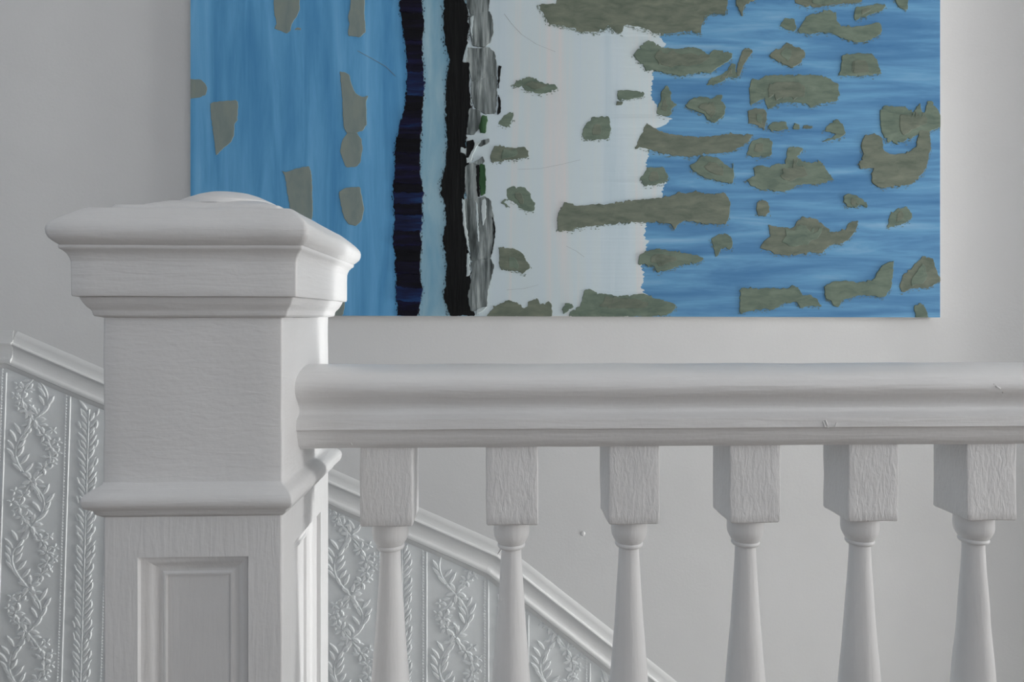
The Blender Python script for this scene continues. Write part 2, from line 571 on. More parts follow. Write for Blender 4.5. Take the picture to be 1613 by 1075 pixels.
def garland(vs, fs, s0, z0, lean, keep, rs):
    def at(ds, dz):
        return (s0 + ds + lean * (z0 + dz - 0.8), z0 + dz)
    n = 40
    def X(t, side):              # big oval for t in 0..0.58, small one for the rest
        if t < 0.58:
            return side * 0.040 * math.sin(math.pi * t / 0.58)
        return -side * 0.029 * math.sin(math.pi * (t - 0.58) / 0.42)
    for side in (-1, 1):
        ridge_rel(vs, fs, [at(X(i / n, side), i / n * GP) for i in range(n + 1)], 0.0042, HG * 0.8, keep)
    # leafy spray on the left of the large oval and on the right of the small one
    for side, ta, tb, k in ((-1, 0.10, 0.52, 6), (1, 0.64, 0.96, 4)):
        for i in range(k):
            t = ta + (tb - ta) * i / k
            xs = X(t, side) if t < 0.58 else -X(t, side) * -1
            xs = -0.040 * math.sin(math.pi * t / 0.58) if side < 0 else 0.029 * math.sin(math.pi * (t - 0.58) / 0.42)
            for d in (-1, 1):
                leaf_rel(vs, fs, at(xs + d * 0.003, t * GP), d * math.radians(rs.uniform(26, 44)), rs.uniform(0.029, 0.037), 0.0105, HG, keep)
        t = tb
        xs = -0.040 * math.sin(math.pi * t / 0.58) if side < 0 else 0.029 * math.sin(math.pi * (t - 0.58) / 0.42)
        leaf_rel(vs, fs, at(xs, t * GP), side * -0.2, 0.027, 0.009, HG, keep)
    # blossoms on the other side
    for t, sg in ((0.14, 1), (0.24, 1), (0.34, 1), (0.45, 1), (0.68, -1), (0.78, -1), (0.88, -1)):
        base = 0.040 * math.sin(math.pi * t / 0.58) if sg > 0 else -0.029 * math.sin(math.pi * (t - 0.58) / 0.42)
        c = at(base + rs.uniform(-0.004, 0.004), t * GP)
        flower(vs, fs, c[0], c[1], rs.uniform(0.0155, 0.019), keep, rs.uniform(0, 1))
        c = at(base + sg * 0.017, t * GP + 0.010)
        flower(vs, fs, c[0], c[1], 0.0105, keep, rs.uniform(0, 1), 4)
        leaf_rel(vs, fs, at(base - sg * 0.006, t * GP), -sg * math.radians(rs.uniform(50, 110)), 0.017, 0.007, HG, keep)
    # larger rosettes where the strands cross
    for t in (0.0, 0.58):
        c = at(0, t * GP)
        flower(vs, fs, c[0], c[1] + 0.006, 0.025, keep, rs.uniform(0, 1), 5)
        for d in (-1, 1):
            leaf_rel(vs, fs, at(d * 0.013, t * GP - 0.008), d * math.radians(100), 0.020, 0.009, HG, keep)
            leaf_rel(vs, fs, at(d * 0.010, t * GP + 0.014), d * math.radians(55), 0.018, 0.008, HG, keep)
            leaf_rel(vs, fs, at(d * 0.006, t * GP - 0.016), d * math.radians(150), 0.017, 0.008, HG, keep)


def fern(vs, fs, s0, z0, h, lean, keep, rs):
    def at(ds, dz):
        return (s0 + ds + lean * (z0 + dz - 0.8), z0 + dz)
    ridge_rel(vs, fs, [at(0, h * i / 12) for i in range(13)], 0.0038, HG, keep)
    k = int(h / 0.0145)
    for i in range(k):
        dz = h * i / k
        for d in (-1, 1):
            leaf_rel(vs, fs, at(d * 0.002, dz + (0.005 if d > 0 else 0)), d * math.radians(rs.uniform(24, 40)),
                     rs.uniform(0.026, 0.038), 0.0075, HG, keep)
            if i % 3 == 0:
                leaf_rel(vs, fs, at(d * 0.017, dz + 0.004), d * math.radians(rs.uniform(5, 20)), 0.020, 0.006, HG, keep)


def rope(vs, fs, s0, zb, zt, lean, keep):
    """fillet with a row of beads beside it"""
    n = max(2, int((zt - zb) / 0.02))
    ridge_rel(vs, fs, [(s0 + 0.0045 + lean * (zb + (zt - zb) * i / n - 0.8), zb + (zt - zb) * i / n) for i in range(n + 1)], 0.0046, 0.0018, keep)
    z = zb
    while z < zt:
        leaf_rel(vs, fs, (s0 - 0.0045 + lean * (z - 0.8), z), 0, 0.0066, 0.0056, 0.0017, keep)
        z += 0.0072


def below(s, z):
    g = dado_z(s)
    sl = (dado_z(s + 0.01) - dado_z(s - 0.01)) / 0.02
    return z < g - 0.058 * math.sqrt(1 + sl * sl)


SKIRT = 0.88                     # the paper is built as far down as a step aside could show


def paper(sa, sb, name='dado_paper'):
    """the sheet itself: a thin skin from the dado rail downwards"""
    vs, fs = [], []
    n = max(2, int((sb - sa) / 0.02))
    for i in range(n + 1):
        s = sa + (sb - sa) * i / n
        zt = dado_z(s) - 0.045
        for z, h in ((zt, -0.002), (zt, 0.0012), (dado_z(s) - 0.95, 0.0012), (dado_z(s) - 0.95, -0.002)):
            vs.append(wp(s, z, h))
        if i:
            a, b = 4 * (i - 1), 4 * i
            fs += [(a + j, b + j, b + j + 1, a + j + 1) for j in range(3)]
    return mesh(name, vs, fs, M['paper'], wall_back, 30)


# column positions: measured on the photograph
S_right = lambda px: ws(px, 900)[0]
cols = []                        # (kind, s at z = 0.8, lean)
LEAN = 0.030
for px, kind in ((553, 'g'), (601, 'b'), (634, 'f'), (669, 'b'), (718, 'g'), (766, 'b'), (797, 'f'), (829, 'b'), (877, 'g'), (926, 'b'), (960, 'f'), (993, 'b'), (1041, 'g')):
    cols.append((kind, S_right(px), 0.0))
for px, kind in ((-112, 'g'), (-60, 'b'), (-26, 'f'), (6, 'b'), (56, 'g'), (108, 'b'), (142, 'f'), (176, 'b'), (222, 'g')):
    cols.append((kind, ws(px, 640)[0], LEAN))
for px, kind in ((392, 'g'), (442, 'b'), (476, 'f'), (508, 'b')):
    cols.append((kind, S_right(px), 0.0))
cols.sort(key=lambda c: c[1])
# sheets cover one garland + one stem column each
edges = [0.02] + [(cols[i][1] + cols[i + 1][1]) / 2 for i in range(len(cols) - 1) if cols[i][0] == 'f'] + [S_right(1500)]
sheets = [(paper(p, q), p, q) for p, q in zip(edges, edges[1:])]
rs = random.Random(3)
H0 = 0.0012


_wp = wp


def wp(s, z, h=0.0):             # relief sits on the paper skin
    return _wp(s, z, h + H0)


for kind, s, lean in cols:
    sheet = next((t[0] for t in sheets if t[1] <= s <= t[2]), sheets[0][0])
    top = dado_z(s) - 0.03
    bot = dado_z(s) - SKIRT
    vs, fs = [], []
    if kind == 'g':
        z = math.floor(bot / GP) * GP + (0.10 if lean else 0.067)
        while z < top + 0.1:
            vs, fs = [], []
            garland(vs, fs, s, z, lean, below, rs)
            if fs:
                mesh('embossed_garland', vs, fs, M['paper'], sheet, 30)
            z += GP
    elif kind == 'f':
        z = math.floor(bot / GP) * GP
        while z < top + 0.1:
            vs, fs = [], []
            fern(vs, fs, s, z, GP, lean, below, rs)
            if fs:
                mesh('embossed_fern_stem', vs, fs, M['paper'], sheet, 30)
            z += GP
    else:
        rope(vs, fs, s, bot, top + 0.1, lean, below)
        if fs:
            mesh('embossed_bead_line', vs, fs, M['paper'], sheet, 30)
wp = _wp

# ------------------------------------------------------------------ newel post
post = empty('newel_post', (CX, CY, 0))
tag(post, 'square white newel post with moulded cap and recessed panels at the rail end', 'newel post')
collar = [lprof(161, 815), lprof(148, 811), lprof(146.5, 806.5), lprof(142, 805), lprof(130, 802.5), lprof(126, 798), lprof(124.8, 792),
          lprof(126.5, 786.5), lprof(131, 781), lprof(138, 776), lprof(147, 771), lprof(155, 767), lprof(160, 763.5), lprof(162, 760)]
zc0, zc1 = collar[0][1], collar[-1][1]
capb = [lprof(162, 501), lprof(147, 498.5), lprof(144.5, 496), lprof(143.5, 491), lprof(140.5, 487.5), lprof(134, 483), lprof(128.5, 477), lprof(124.5, 471.5), lprof(123, 468.5)]
frieze = [lprof(123, 468.5), lprof(112, 467), lprof(110, 464), lprof(110, 455), lprof(110, 440), lprof(110, 425), lprof(109.5, 412)]
cove = [lprof(109.5, 412), lprof(107.5, 406), lprof(103, 399), lprof(96.5, 394), lprof(91.5, 391.5), lprof(89.5, 389), lprof(89.5, 385.5)]
nose = [lprof(89.5, 385.5), lprof(87, 384), lprof(79, 379.5), lprof(71, 373.5), lprof(67, 367), lprof(66, 360), lprof(68, 354), lprof(74, 349.5)]
o_top = 0.0125
z_top = EYE + (HOR - 331.5) / F * (YP - o_top)
on, zn = nose[-1]
for t in (0.15, 0.4, 0.7, 0.92):
    nose.append((on + (o_top - on) * t, zn + (z_top - zn) * (t ** 0.85)))
nose += [(o_top, z_top), (o_top - 0.0025, z_top + 0.0012), (o_top - 0.008, z_top + 0.0016)]
zs0 = capb[0][1]
up = [(0.0, zc1 - 0.004)] + [(0.0, zc1 + (zs0 - zc1) * i / 12) for i in range(13)]
vs, fs = stack(up, CX, CY, HX, HY, 0.0022, 0.0008, 30)
mesh('upper_shaft', vs, fs, M['post_u'], post)
vs, fs = stack(collar, CX, CY, HX, HY, 0.0016, 0.0005)
mesh('collar_moulding', vs, fs, M['post_h'], post, 50)
cap_parts = []
vs, fs = stack(capb, CX, CY, HX, HY, 0.0016, 0.0005)
mesh('bed_moulding', vs, fs, M['post_h'], post, 50)
vs, fs = stack(frieze, CX, CY, HX, HY, 0.0020, 0.0006)
mesh('frieze', vs, fs, M['post_h'], post, 50)
vs, fs = stack(cove, CX, CY, HX, HY, 0.0020, 0.0005)
mesh('cap_cove', vs, fs, M['post_h'], post, 50)
vs, fs = stack(nose, CX, CY, HX, HY, 0.0050, 0.0006)
cap = mesh('cap', vs, fs, M['post_h'], post, 50)
zt = nose[-1][1]
plate = [(-0.004, zt - 0.003), (-0.004, zt + 0.003), (-0.006, zt + 0.0052), (-0.010, zt + 0.006)]
vs, fs = stack(plate, CX, CY, HX, HY, 0.004, 0.0003)
mesh('cap_plate', vs, fs, M['post_h'], cap, 50)
ztd = EYE + 0.1122
vs, fs = stack([(-0.0125, zt - 0.002), (-0.010, ztd - 0.003), (-0.0112, ztd - 0.0008), (-0.0145, ztd + 0.0010), (-0.021, ztd + 0.0036), (-0.029, ztd + 0.0066)],
               CX, CY, 0.0815, 0.074, 0.012, 0.0003)
step_ = mesh('cap_step', vs, fs, M['post_h'], cap, 60)
rg = [(0.0530, ztd + 0.0040), (0.0515, ztd + 0.0085), (0.0480, ztd + 0.0108), (0.041, ztd + 0.0140), (0.033, ztd + 0.0176), (0.024, ztd + 0.0204), (0.013, ztd + 0.0222), (0.001, ztd + 0.0228)]
vs, fs = lathe(rg, CX, CY, 48, 0.0002)
mesh('cap_button', vs, fs, M['post_h'], cap, 60)

# lower shaft: four framed sides with sunk panels
PZT = EYE + (HOR - 872) / F * YP                                   # top of the panel opening
PZB = 0.20
pl = (ratio(215.5) * YP) - CX
pr = (ratio(390) * YP) - CX
hw = (pr - pl) / 2
r = 0.0022
zt_l, zb_l = zc0 + 0.004, 0.0
sides = []
for k in range(4):
    a = math.pi / 2 * k
    # k = 0 front (-Y), 1 right (+X), 2 back, 3 left
    n = Vector((math.sin(a), -math.cos(a), 0)); t = Vector((math.cos(a), math.sin(a), 0))
    half_t = HX if k % 2 == 0 else HY
    half_n = HY if k % 2 == 0 else HX
    sides.append((n, t, half_t, half_n))
cbase = Vector((CX, CY, 0))
vs, fs = [], []


def P3(sd, u, z, d):
    n, t, ht, hn = sd
    return cbase + t * u + n * (hn - d) + Vector((0, 0, z))


for sd in sides:
    ht = sd[2]
    us = [-ht + r, -hw, hw, ht - r]
    zs = [zb_l, PZB, PZT] + [zt_l]
    # frame as a fine grid leaving the opening free
    for (u0, u1, z0, z1) in ((us[0], us[1], zs[0], zs[3]), (us[2], us[3], zs[0], zs[3]), (us[1], us[2], zs[0], zs[1]), (us[1], us[2], zs[2], zs[3])):
        nz = max(1, int((z1 - z0) / 0.03)); nu = 4
        b = len(vs)
        for i in range(nz + 1):
            for j in range(nu + 1):
                p = P3(sd, u0 + (u1 - u0) * j / nu, z0 + (z1 - z0) * i / nz, 0)
                vs.append(p)
        for i in range(nz):
            for j in range(nu):
                q = b + i * (nu + 1) + j
                fs.append((q, q + 1, q + nu + 2, q + nu + 1))
# rounded arrises
for k in range(4):
    n, t, ht, hn = sides[k]
    b = len(vs)
    c = cbase + t * (ht - r) + n * (hn - r)
    nz = 36
    for i in range(nz + 1):
        z = zb_l + (zt_l - zb_l) * i / nz
        for j in range(4):
            a = math.pi / 2 * j / 3
            vs.append(wob(c + n * (r * math.cos(a)) + t * (r * math.sin(a)) + Vector((0, 0, z)), 0.0004 if 0 < j < 3 else 0, 40))
    for i in range(nz):
        for j in range(3):
            q = b + 4 * i + j
            fs.append((q, q + 1, q + 5, q + 4))
lower = mesh('lower_shaft', vs, fs, M['post_v'], post, 40)
INS = [(0.0, 0.0), (0.0008, 0.0045), (0.0030, 0.0050), (0.0060, 0.0062), (0.0100, 0.0088), (0.0140, 0.0116), (0.0165, 0.0126), (0.0180, 0.0124), (0.0195, 0.0108), (0.0212, 0.0108), (0.0222, 0.0140)]
for sd in sides:
    vs, fs = [], []
    for i, (ins, dp) in enumerate(INS):
        u = hw - ins
        vs += [P3(sd, -u, PZB + ins, dp), P3(sd, u, PZB + ins, dp), P3(sd, u, PZT - ins, dp), P3(sd, -u, PZT - ins, dp)]
        if i:
            a, b = 4 * (i - 1), 4 * i
            fs += [(a + j, a + (j + 1) % 4, b + (j + 1) % 4, b + j) for j in range(4)]
    mesh('panel_moulding', vs, fs, M['post_v'], lower, 35)
    u = hw - INS[-1][0] + 0.001; ins = INS[-1][0] - 0.001; dp = 0.0138
    vs = [P3(sd, -u, PZB + ins, dp), P3(sd, u, PZB + ins, dp), P3(sd, u, PZT - ins, dp), P3(sd, -u, PZT - ins, dp)]
    vs += [v - sd[0] * 0.006 for v in vs]
    mesh('panel', vs, [(0, 1, 2, 3), (7, 6, 5, 4), (0, 4, 5, 1), (1, 5, 6, 2), (2, 6, 7, 3), (3, 7, 4, 0)], M['post_v'], lower, 0)
vs, fs = stack([(0.018, 0.0), (0.018, 0.12), (0.014, 0.128), (0.006, 0.136), (0.0, 0.15)], CX, CY, HX, HY, 0.002, 0.0004)
mesh('plinth', vs, fs, M['post_v'], post)

# ------------------------------------------------------------------ balustrade
RT = [(486, 574.8), (478, 579.5), (472, 586), (467.5, 594), (465, 602), (464, 611), (464.5, 620), (466.5, 629), (469, 636), (470.8, 643), (471, 650),
      (469.8, 655), (467.2, 659), (465.8, 662), (465.8, 678), (466.6, 679), (467.6, 681), (468, 688), (469.5, 696), (470.5, 703), (472.5, 704.5), (473.2, 707)]
fr = []
for p in RT:
    q = PXp(p[0], p[1], XR)
    fr.append((q.y, q.z))
YBC = CY                                    # the balustrade runs into the middle of the post
ymin = min(p[0] for p in fr)
T = 0.0796 * CY / (1 + 0.0398)              # baluster block size
YB = YBC - T / 2                            # plane of the block fronts
fr = [(min(y, YBC - 0.008), z) for y, z in fr]
zcrest = fr[0][1]
half = fr + []
prof = [(2 * YBC - y, z) for y, z in reversed(half)] + [(YBC, zcrest + 0.0006)][:0]
ring = [(y, z) for y, z in half] + prof    # front top -> bottom -> back bottom -> back top
zrb = fr[-1][1]
XEND = XWR - 0.002
bal = empty('stair_balustrade', (XR, YBC, 0))
tag(bal, 'white balustrade of moulded handrail and turned balusters joining the newel post', 'balustrade')
xs = [XR - 0.0005]
while xs[-1] < 1.5:
    xs.append(xs[-1] + 0.02)
xs.append(XEND)
n = len(ring)
vs, fs = [], []
for i, x in enumerate(xs):
    vs += [wob(Vector((x, y, z)), 0.0006, 16) for y, z in ring]
    if i:
        a, b = (i - 1) * n, i * n
        fs += [(a + j, a + (j + 1) % n, b + (j + 1) % n, b + j) for j in range(n)]
fs += [tuple(range(n - 1, -1, -1)), tuple((len(xs) - 1) * n + j for j in range(n))]
hand = mesh('handrail', vs, fs, M['rail'], bal, 50)


def blob(path, rad, name, parent, mat):
    """a run of thick paint: small tapered tube lying on a surface"""
    vs, fs = [], []
    for i, p in enumerate(path):
        rr = rad * (0.35 + 0.65 * math.sin(math.pi * (i + 0.6) / (len(path) + 0.2)))
        d = (path[min(i + 1, len(path) - 1)] - path[max(i - 1, 0)]).normalized()
        u = d.orthogonal().normalized(); v = d.cross(u)
        for k in range(6):
            a = math.pi * k / 3
            vs.append(p + u * rr * math.cos(a) + v * rr * math.sin(a))
        if i:
            a, b = 6 * (i - 1), 6 * i
            fs += [(a + k, a + (k + 1) % 6, b + (k + 1) % 6, b + k) for k in range(6)]
    fs += [(5, 4, 3, 2, 1, 0), tuple(6 * (len(path) - 1) + k for k in range(6))]
    return mesh(name, vs, fs, mat, parent, 60)


def rail_y(z):                               # front surface of the rail at height z
    best = None
    for (ya, za), (yb, zb) in zip(fr, fr[1:]):
        if min(za, zb) - 1e-6 <= z <= max(za, zb) + 1e-6 and abs(zb - za) > 1e-6:
            y = ya + (yb - ya) * (z - za) / (zb - za)
            best = y if best is None else min(best, y)
    return best if best is not None else ymin


def on_rail(px, py):
    y = ymin + 0.004
    for _ in range(6):
        p = PY(px, py, y); y = rail_y(p.z)
    return PY(px, py, y)


for pth, rad in (([(1565, 605), (1569, 609), (1575, 612), (1579, 619)], 0.0010), ([(1300, 662), (1302, 668), (1304, 674)], 0.0012),
                 ([(1296, 664), (1298, 669), (1299, 673)], 0.0009), ([(1318, 666), (1316, 670), (1315, 673)], 0.0008), ([(553, 698), (554, 701), (556, 702)], 0.0008)):
    blob([on_rail(*p) for p in pth], rad, 'paint_drip', hand, M['rail'])

# turned baluster (master at the second one)
fronts = [(569.6, 648), (768.6, 845), (961, 1037.5), (1152.5, 1227), (1340.4, 1413), (1525.6, 1600)]
bx = [PY((p + q) / 2, 700, YB).x for p, q in fronts]
pitch = (bx[-1] - bx[0]) / 5
while bx[-1] + pitch < XEND - 0.05:
    bx.append(bx[-1] + pitch)
zbb = EYE + (HOR - 828.8) / F * YB          # underside of the top block


def tz(py):
    return EYE + (HOR - py) / F * (YBC - 0.018)


def tr(wpx):
    return wpx / 2 * YBC / F


z0 = zbb
shaft = [(tr(57), z0 + 0.004), (tr(57.5), z0 - 0.001), (tr(56), tz(834)), (tr(56.5), tz(840)), (tr(56.5), tz(846)), (tr(54.5), tz(852)), (tr(50), tz(857)), (tr(45.5), tz(861)), (tr(43), tz(863)),
         (tr(40), tz(864.5)), (tr(34), tz(866)), (tr(31.5), tz(870)), (tr(31.5), tz(876)), (tr(32), tz(885)), (tr(34), tz(905)), (tr(37), tz(930)), (tr(41), tz(960)), (tr(46), tz(1000)),
         (tr(52), tz(1040)), (tr(58), tz(1075)), (tr(66), tz(1130)), (tr(70), tz(1190)), (tr(66), tz(1240)), (tr(52), tz(1280)), (tr(38), tz(1300)),
         (tr(34), tz(1310)), (tr(46), tz(1318)), (tr(54), tz(1326)), (tr(54), tz(1338))]
shaft = [(a, b) for a, b in shaft]
shaft.sort(key=lambda p: p[1])
zbot = shaft[0][1]
master = None
for i, x in enumerate(bx):
    c = (x, YBC, 0.0)
    vs, fs = lathe(densify(shaft, 0.012), x, YBC, 36, 0.0004)
    b = mesh('baluster', vs, fs, M['turned'], bal, 45, origin=(x, YBC, 0.06))
    rt = [(tr(34), tz(871.6)), (tr(40), tz(871.0)), (tr(43), tz(869.2)), (tr(43.8), tz(867.2)), (tr(43), tz(865.2)), (tr(40.5), tz(863.6)), (tr(36), tz(863))]
    vs, fs = lathe(rt, x, YBC, 36, 0.0002)
    mesh('neck_ring', vs, fs, M['turned'], b, 60)
    top = densify([(0, zbb + 0.0018), (0, zrb + 0.004)], 0.008)
    pr_ = [(-0.004, zbb - 0.0004), (-0.0012, zbb)] + top
    vs, fs = stack(pr_, x, YBC, T / 2, T / 2, 0.0014, 0.0009, 38, 8)
    mesh('top_block', vs, fs, M['block'], b, 50)
    vs, fs = stack([(0, 0.058), (0, zbot - 0.002), (-0.0015, zbot + 0.0005), (-0.005, zbot + 0.001)], x, YBC, T / 2, T / 2, 0.0014, 0.0006, 30, 6)
    mesh('bottom_block', vs, fs, M['block'], b, 50)
vs, fs = boxes([(XR + 0.019, YBC - 0.042, 0.0, XEND, YBC + 0.042, 0.052), (XR + 0.019, YBC - 0.034, 0.052, XEND, YBC + 0.034, 0.060)])
mesh('base_rail', vs, fs, M['trim'], bal, 0)

# ------------------------------------------------------------------ painting
DEPTH = 0.034
YF = YW - DEPTH                                # canvas front plane
c00 = PY(300, 497.2, YF); c10 = PY(1481, 500.6, YF)
PWd = (c10 - c00).length
tilt = math.atan2(c10.z - c00.z, c10.x - c00.x)
TOPZ = c00.z + 1.06
pic = empty('painting', ((c00.x + c10.x) / 2, YW, (c00.z + c10.z) / 2))
tag(pic, 'large unframed abstract canvas in blue, white and olive grey hung on the stair wall', 'painting')
upv = Vector((-math.sin(tilt), 0, math.cos(tilt)))
ht = 1.06
cn = [c00, c10, c10 + upv * ht, c00 + upv * ht]
vs = [p.copy() for p in cn] + [Vector((p.x, YW - 0.001, p.z)) for p in cn]
mesh('canvas', vs, [(0, 1, 2, 3), (7, 6, 5, 4), (0, 4, 5, 1), (1, 5, 6, 2), (2, 6, 7, 3), (3, 7, 4, 0)], M['canvas'], pic, 0)
CR = {'A': (290, 0, 4.0325), 'B': (290, 240, 3.9825), 'C': (600, 0, 4.043), 'D': (600, 240, 3.982), 'E': (780, 0, 4.0325),
      'F': (780, 240, 3.9825), 'G': (1113, 0, 4.0325), 'H': (1113, 240, 3.9825), 'P': (0, 0, 1.0)}


def px_of(tag_, pts):
    ox, oy, k = CR[tag_]
    return [(ox + u / k, oy + v / k) for u, v in pts]


EDGE_L, EDGE_R, EDGE_B = c00.x + 0.0002, c10.x - 0.0002, None
ZB = lambda x: c00.z + (x - c00.x) * math.tan(tilt) + 0.0003


def rough_poly(pts, jag, step, rnd, fringe=False):
    """resample an outline (pixels) and roughen it like a dry brush edge"""
    out = []
    n = len(pts)
    for i in range(n):
        p, q = Vector(pts[i]), Vector(pts[(i + 1) % n])
        d = (q - p).length
        k = max(1, int(d / step))
        nn = Vector((-(q - p).y, (q - p).x)); nn.normalize() if nn.length else None
        for j in range(k):
            t = j / k
            v = p + (q - p) * t
            a = noise.noise(Vector((v.x * 0.16, v.y * 0.16, rnd))) * jag + rnd_u.uniform(-0.35, 0.35) * jag
            if fringe and rnd_u.random() < 0.16 and abs(nn.y) > 0.5:
                a += rnd_u.uniform(-1.0, 1.0) * jag * 1.6
            out.append(v + nn * a)
    return out


rnd_u = random.Random(11)
SID = [0]


def smooth_closed(pts, it=1):
    for _ in range(it):
        o = []
        n = len(pts)
        for i in range(n):
            p, q = pts[i], pts[(i + 1) % n]
            o.append((p[0] * 0.9 + q[0] * 0.1, p[1] * 0.9 + q[1] * 0.1))
            o.append((p[0] * 0.1 + q[0] * 0.9, p[1] * 0.1 + q[1] * 0.9))
        pts = o
    return pts


def stroke(name, pxpts, mat, h, jag=1.3, step=3.0, base=0.0, dome=True, parent=None, smooth=1, fringe=False):
    """a raised patch of paint standing on the canvas: outline -> rim -> slightly domed face"""
    SID[0] += 1
    o = rough_poly(smooth_closed(pxpts, smooth) if smooth else pxpts, jag, step, SID[0] * 1.7, fringe)
    P = [PY(v.x, v.y, YF) for v in o]
    for p in P:
        p.x = min(max(p.x, EDGE_L), EDGE_R)
        p.z = min(max(p.z, ZB(p.x)), TOPZ - 0.001)
    # rim moved inwards a little
    n = len(P)
    area_ = sum(P[i].x * P[(i + 1) % n].z - P[(i + 1) % n].x * P[i].z for i in range(n))
    sg = 1 if area_ > 0 else -1
    if sg < 0:
        P.reverse()
    inner = []
    for i in range(n):
        d = P[(i + 1) % n] - P[i - 1]
        nrm = Vector((-d.z, 0, d.x)); 
        if nrm.length: nrm.normalize()
        inner.append(P[i] + nrm * min(0.0010, h * 0.7))
    vs = [Vector((p.x, YF + 0.0006, p.z)) for p in P] + [Vector((p.x, YF - base - h * 0.6, p.z)) for p in P] + [Vector((p.x, YF - base - h, p.z)) for p in inner]
    fs = []
    for r_ in range(2):
        a, b = r_ * n, (r_ + 1) * n
        fs += [(a + i, a + (i + 1) % n, b + (i + 1) % n, b + i) for i in range(n)]
    # front face: triangulated so that frayed outlines stay clean
    v2, _e, f2, ov, _oe, _of = delaunay_2d_cdt([Vector((p.x, p.z)) for p in inner], [], [list(range(n))], 1, 1e-7)
    b = len(vs)
    vs += [Vector((p.x, YF - base - h, p.y)) for p in v2]
    for f in f2:
        q = [v2[i] for i in f]
        cr_ = (q[1].x - q[0].x) * (q[2].y - q[0].y) - (q[1].y - q[0].y) * (q[2].x - q[0].x)
        f = list(f) if cr_ > 0 else list(reversed(f))
        fs.append(tuple(b + i for i in f))
    return mesh(name, vs, fs, mat, parent or pic, 0)


def inside(p, poly):
    c = False
    n = len(poly)
    for i in range(n):
        (xa, ya), (xb, yb) = poly[i], poly[i - 1]
        if (ya > p[1]) != (yb > p[1]) and p[0] < (xb - xa) * (p[1] - ya) / (yb - ya) + xa:
            c = not c
    return c


def interp(tb, y):
    for (a, u), (b, v) in zip(tb, tb[1:]):
        if y <= b:
            return u + (v - u) * (y - a) / (b - a)
    return tb[-1][1]


# fields of colour
T0 = -160
stroke('blue_field', [(299, T0), (660, T0), (660, 503), (299, 503)], M['blue_l'], 0.0004, 0, 20, smooth=0)
stroke('pale_blue_field', [(645, T0), (800, T0), (800, 503), (645, 503)], M['pale'], 0.0006, 0, 20, smooth=0)
stroke('blue_field', [(990, T0), (1483, T0), (1483, 505), (990, 505)], M['blue_r'], 0.0004, 0, 20, smooth=0)
wf = [(735, T0), (1075, T0), (1062, -60), (1043, 0), (1044, 50), (1040, 62), (1052, 70), (1040, 78), (1030, 110), (1028, 128), (1024, 150), (1034, 162), (1040, 180), (1054, 186), (1056, 193),
      (1042, 200), (1030, 206), (1026, 232), (1021, 244), (1019, 262), (1026, 282), (1048, 288), (1044, 310), (1020, 330), (1018, 362), (1014, 372), (1022, 380), (1016, 398), (1010, 420), (1016, 432),
      (1010, 450), (1013, 460), (1024, 466), (1010, 484), (1005, 503), (735, 503)]
wb = [(y_, x_) for x_, y_ in wf[1:-1]]
vs, fs = [], []
y_ = -158.0
while y_ < 499:
    xe = interp(wb, y_) + noise.noise(Vector((y_ * 0.2, 3.1, 0))) * 5 + rnd_u.uniform(-2.2, 2.2)
    b = len(vs)
    q = [PY(735, y_, YF - 0.0009), PY(870, y_, YF - 0.0009), PY(xe - 3, y_, YF - 0.0009), PY(xe, y_, YF - 0.0003)]
    for p in q:
        p.z = max(p.z, ZB(p.x))
    vs += q
    if b:
        fs += [(b - 4 + j, b + j, b + j + 1, b - 3 + j) for j in range(3)]
    y_ += 1.6
mesh('white_field', vs, fs, M['white_f'], pic, 40)

# navy stripe: short horizontal strokes stacked
NL = [(-160, 634), (0, 631), (20, 630), (35, 633), (65, 638), (85, 641), (110, 642), (150, 640), (165, 639), (190, 632), (205, 629), (225, 624), (250, 622), (265, 623), (290, 620), (305, 618.5), (316, 619), (335, 622), (360, 621),
      (380, 619), (400, 623), (416, 623), (453, 624), (497, 627)]
NR = [(-160, 668), (0, 664), (25, 666), (40, 667), (55, 668), (65, 664), (95, 667), (130, 669), (150, 667), (170, 665), (200, 664), (230, 662), (250, 661.5), (265, 661), (288, 664), (300, 667.5), (318, 667), (323, 664), (338, 666),
      (350, 666), (363, 661), (375, 664), (390, 664), (416, 662), (440, 662), (453, 666), (466, 664), (497, 658)]


y = -158.0
k = 0
while y < 494:
    hgt_ = rnd_u.uniform(11, 19)
    ye = min(497.6, y + hgt_ + 5)
    la, ra = interp(NL, y + 2) + rnd_u.uniform(-1.5, 1.5), interp(NR, y + 2) + rnd_u.uniform(-1.5, 1.5)
    lb, rb_ = interp(NL, ye) + rnd_u.uniform(-1, 1), interp(NR, ye) + rnd_u.uniform(-1, 1)
    mid = (y + ye) / 2
    blue = (118 < mid < 148) or (305 < mid < 320) or (335 < mid < 365) or (450 < mid < 464)
    dark = (15 < mid < 66) or (150 < mid < 175) or (280 < mid < 300) or (385 < mid < 415) or (218 < mid < 235)
    sl = rnd_u.uniform(-2, 2)
    stroke('navy_brush_stroke', [(la, y + sl), ((la + ra) / 2, y + 1), (ra, y - sl), (rb_, ye - sl), ((lb + rb_) / 2, ye + 1), (lb, ye + sl)],
           M['navy_b'] if blue else M['navy_d'] if dark else M['navy'], 0.0018 + 0.0009 * (k % 3), 1.8, 2.2, smooth=0)
    y += hgt_; k += 1

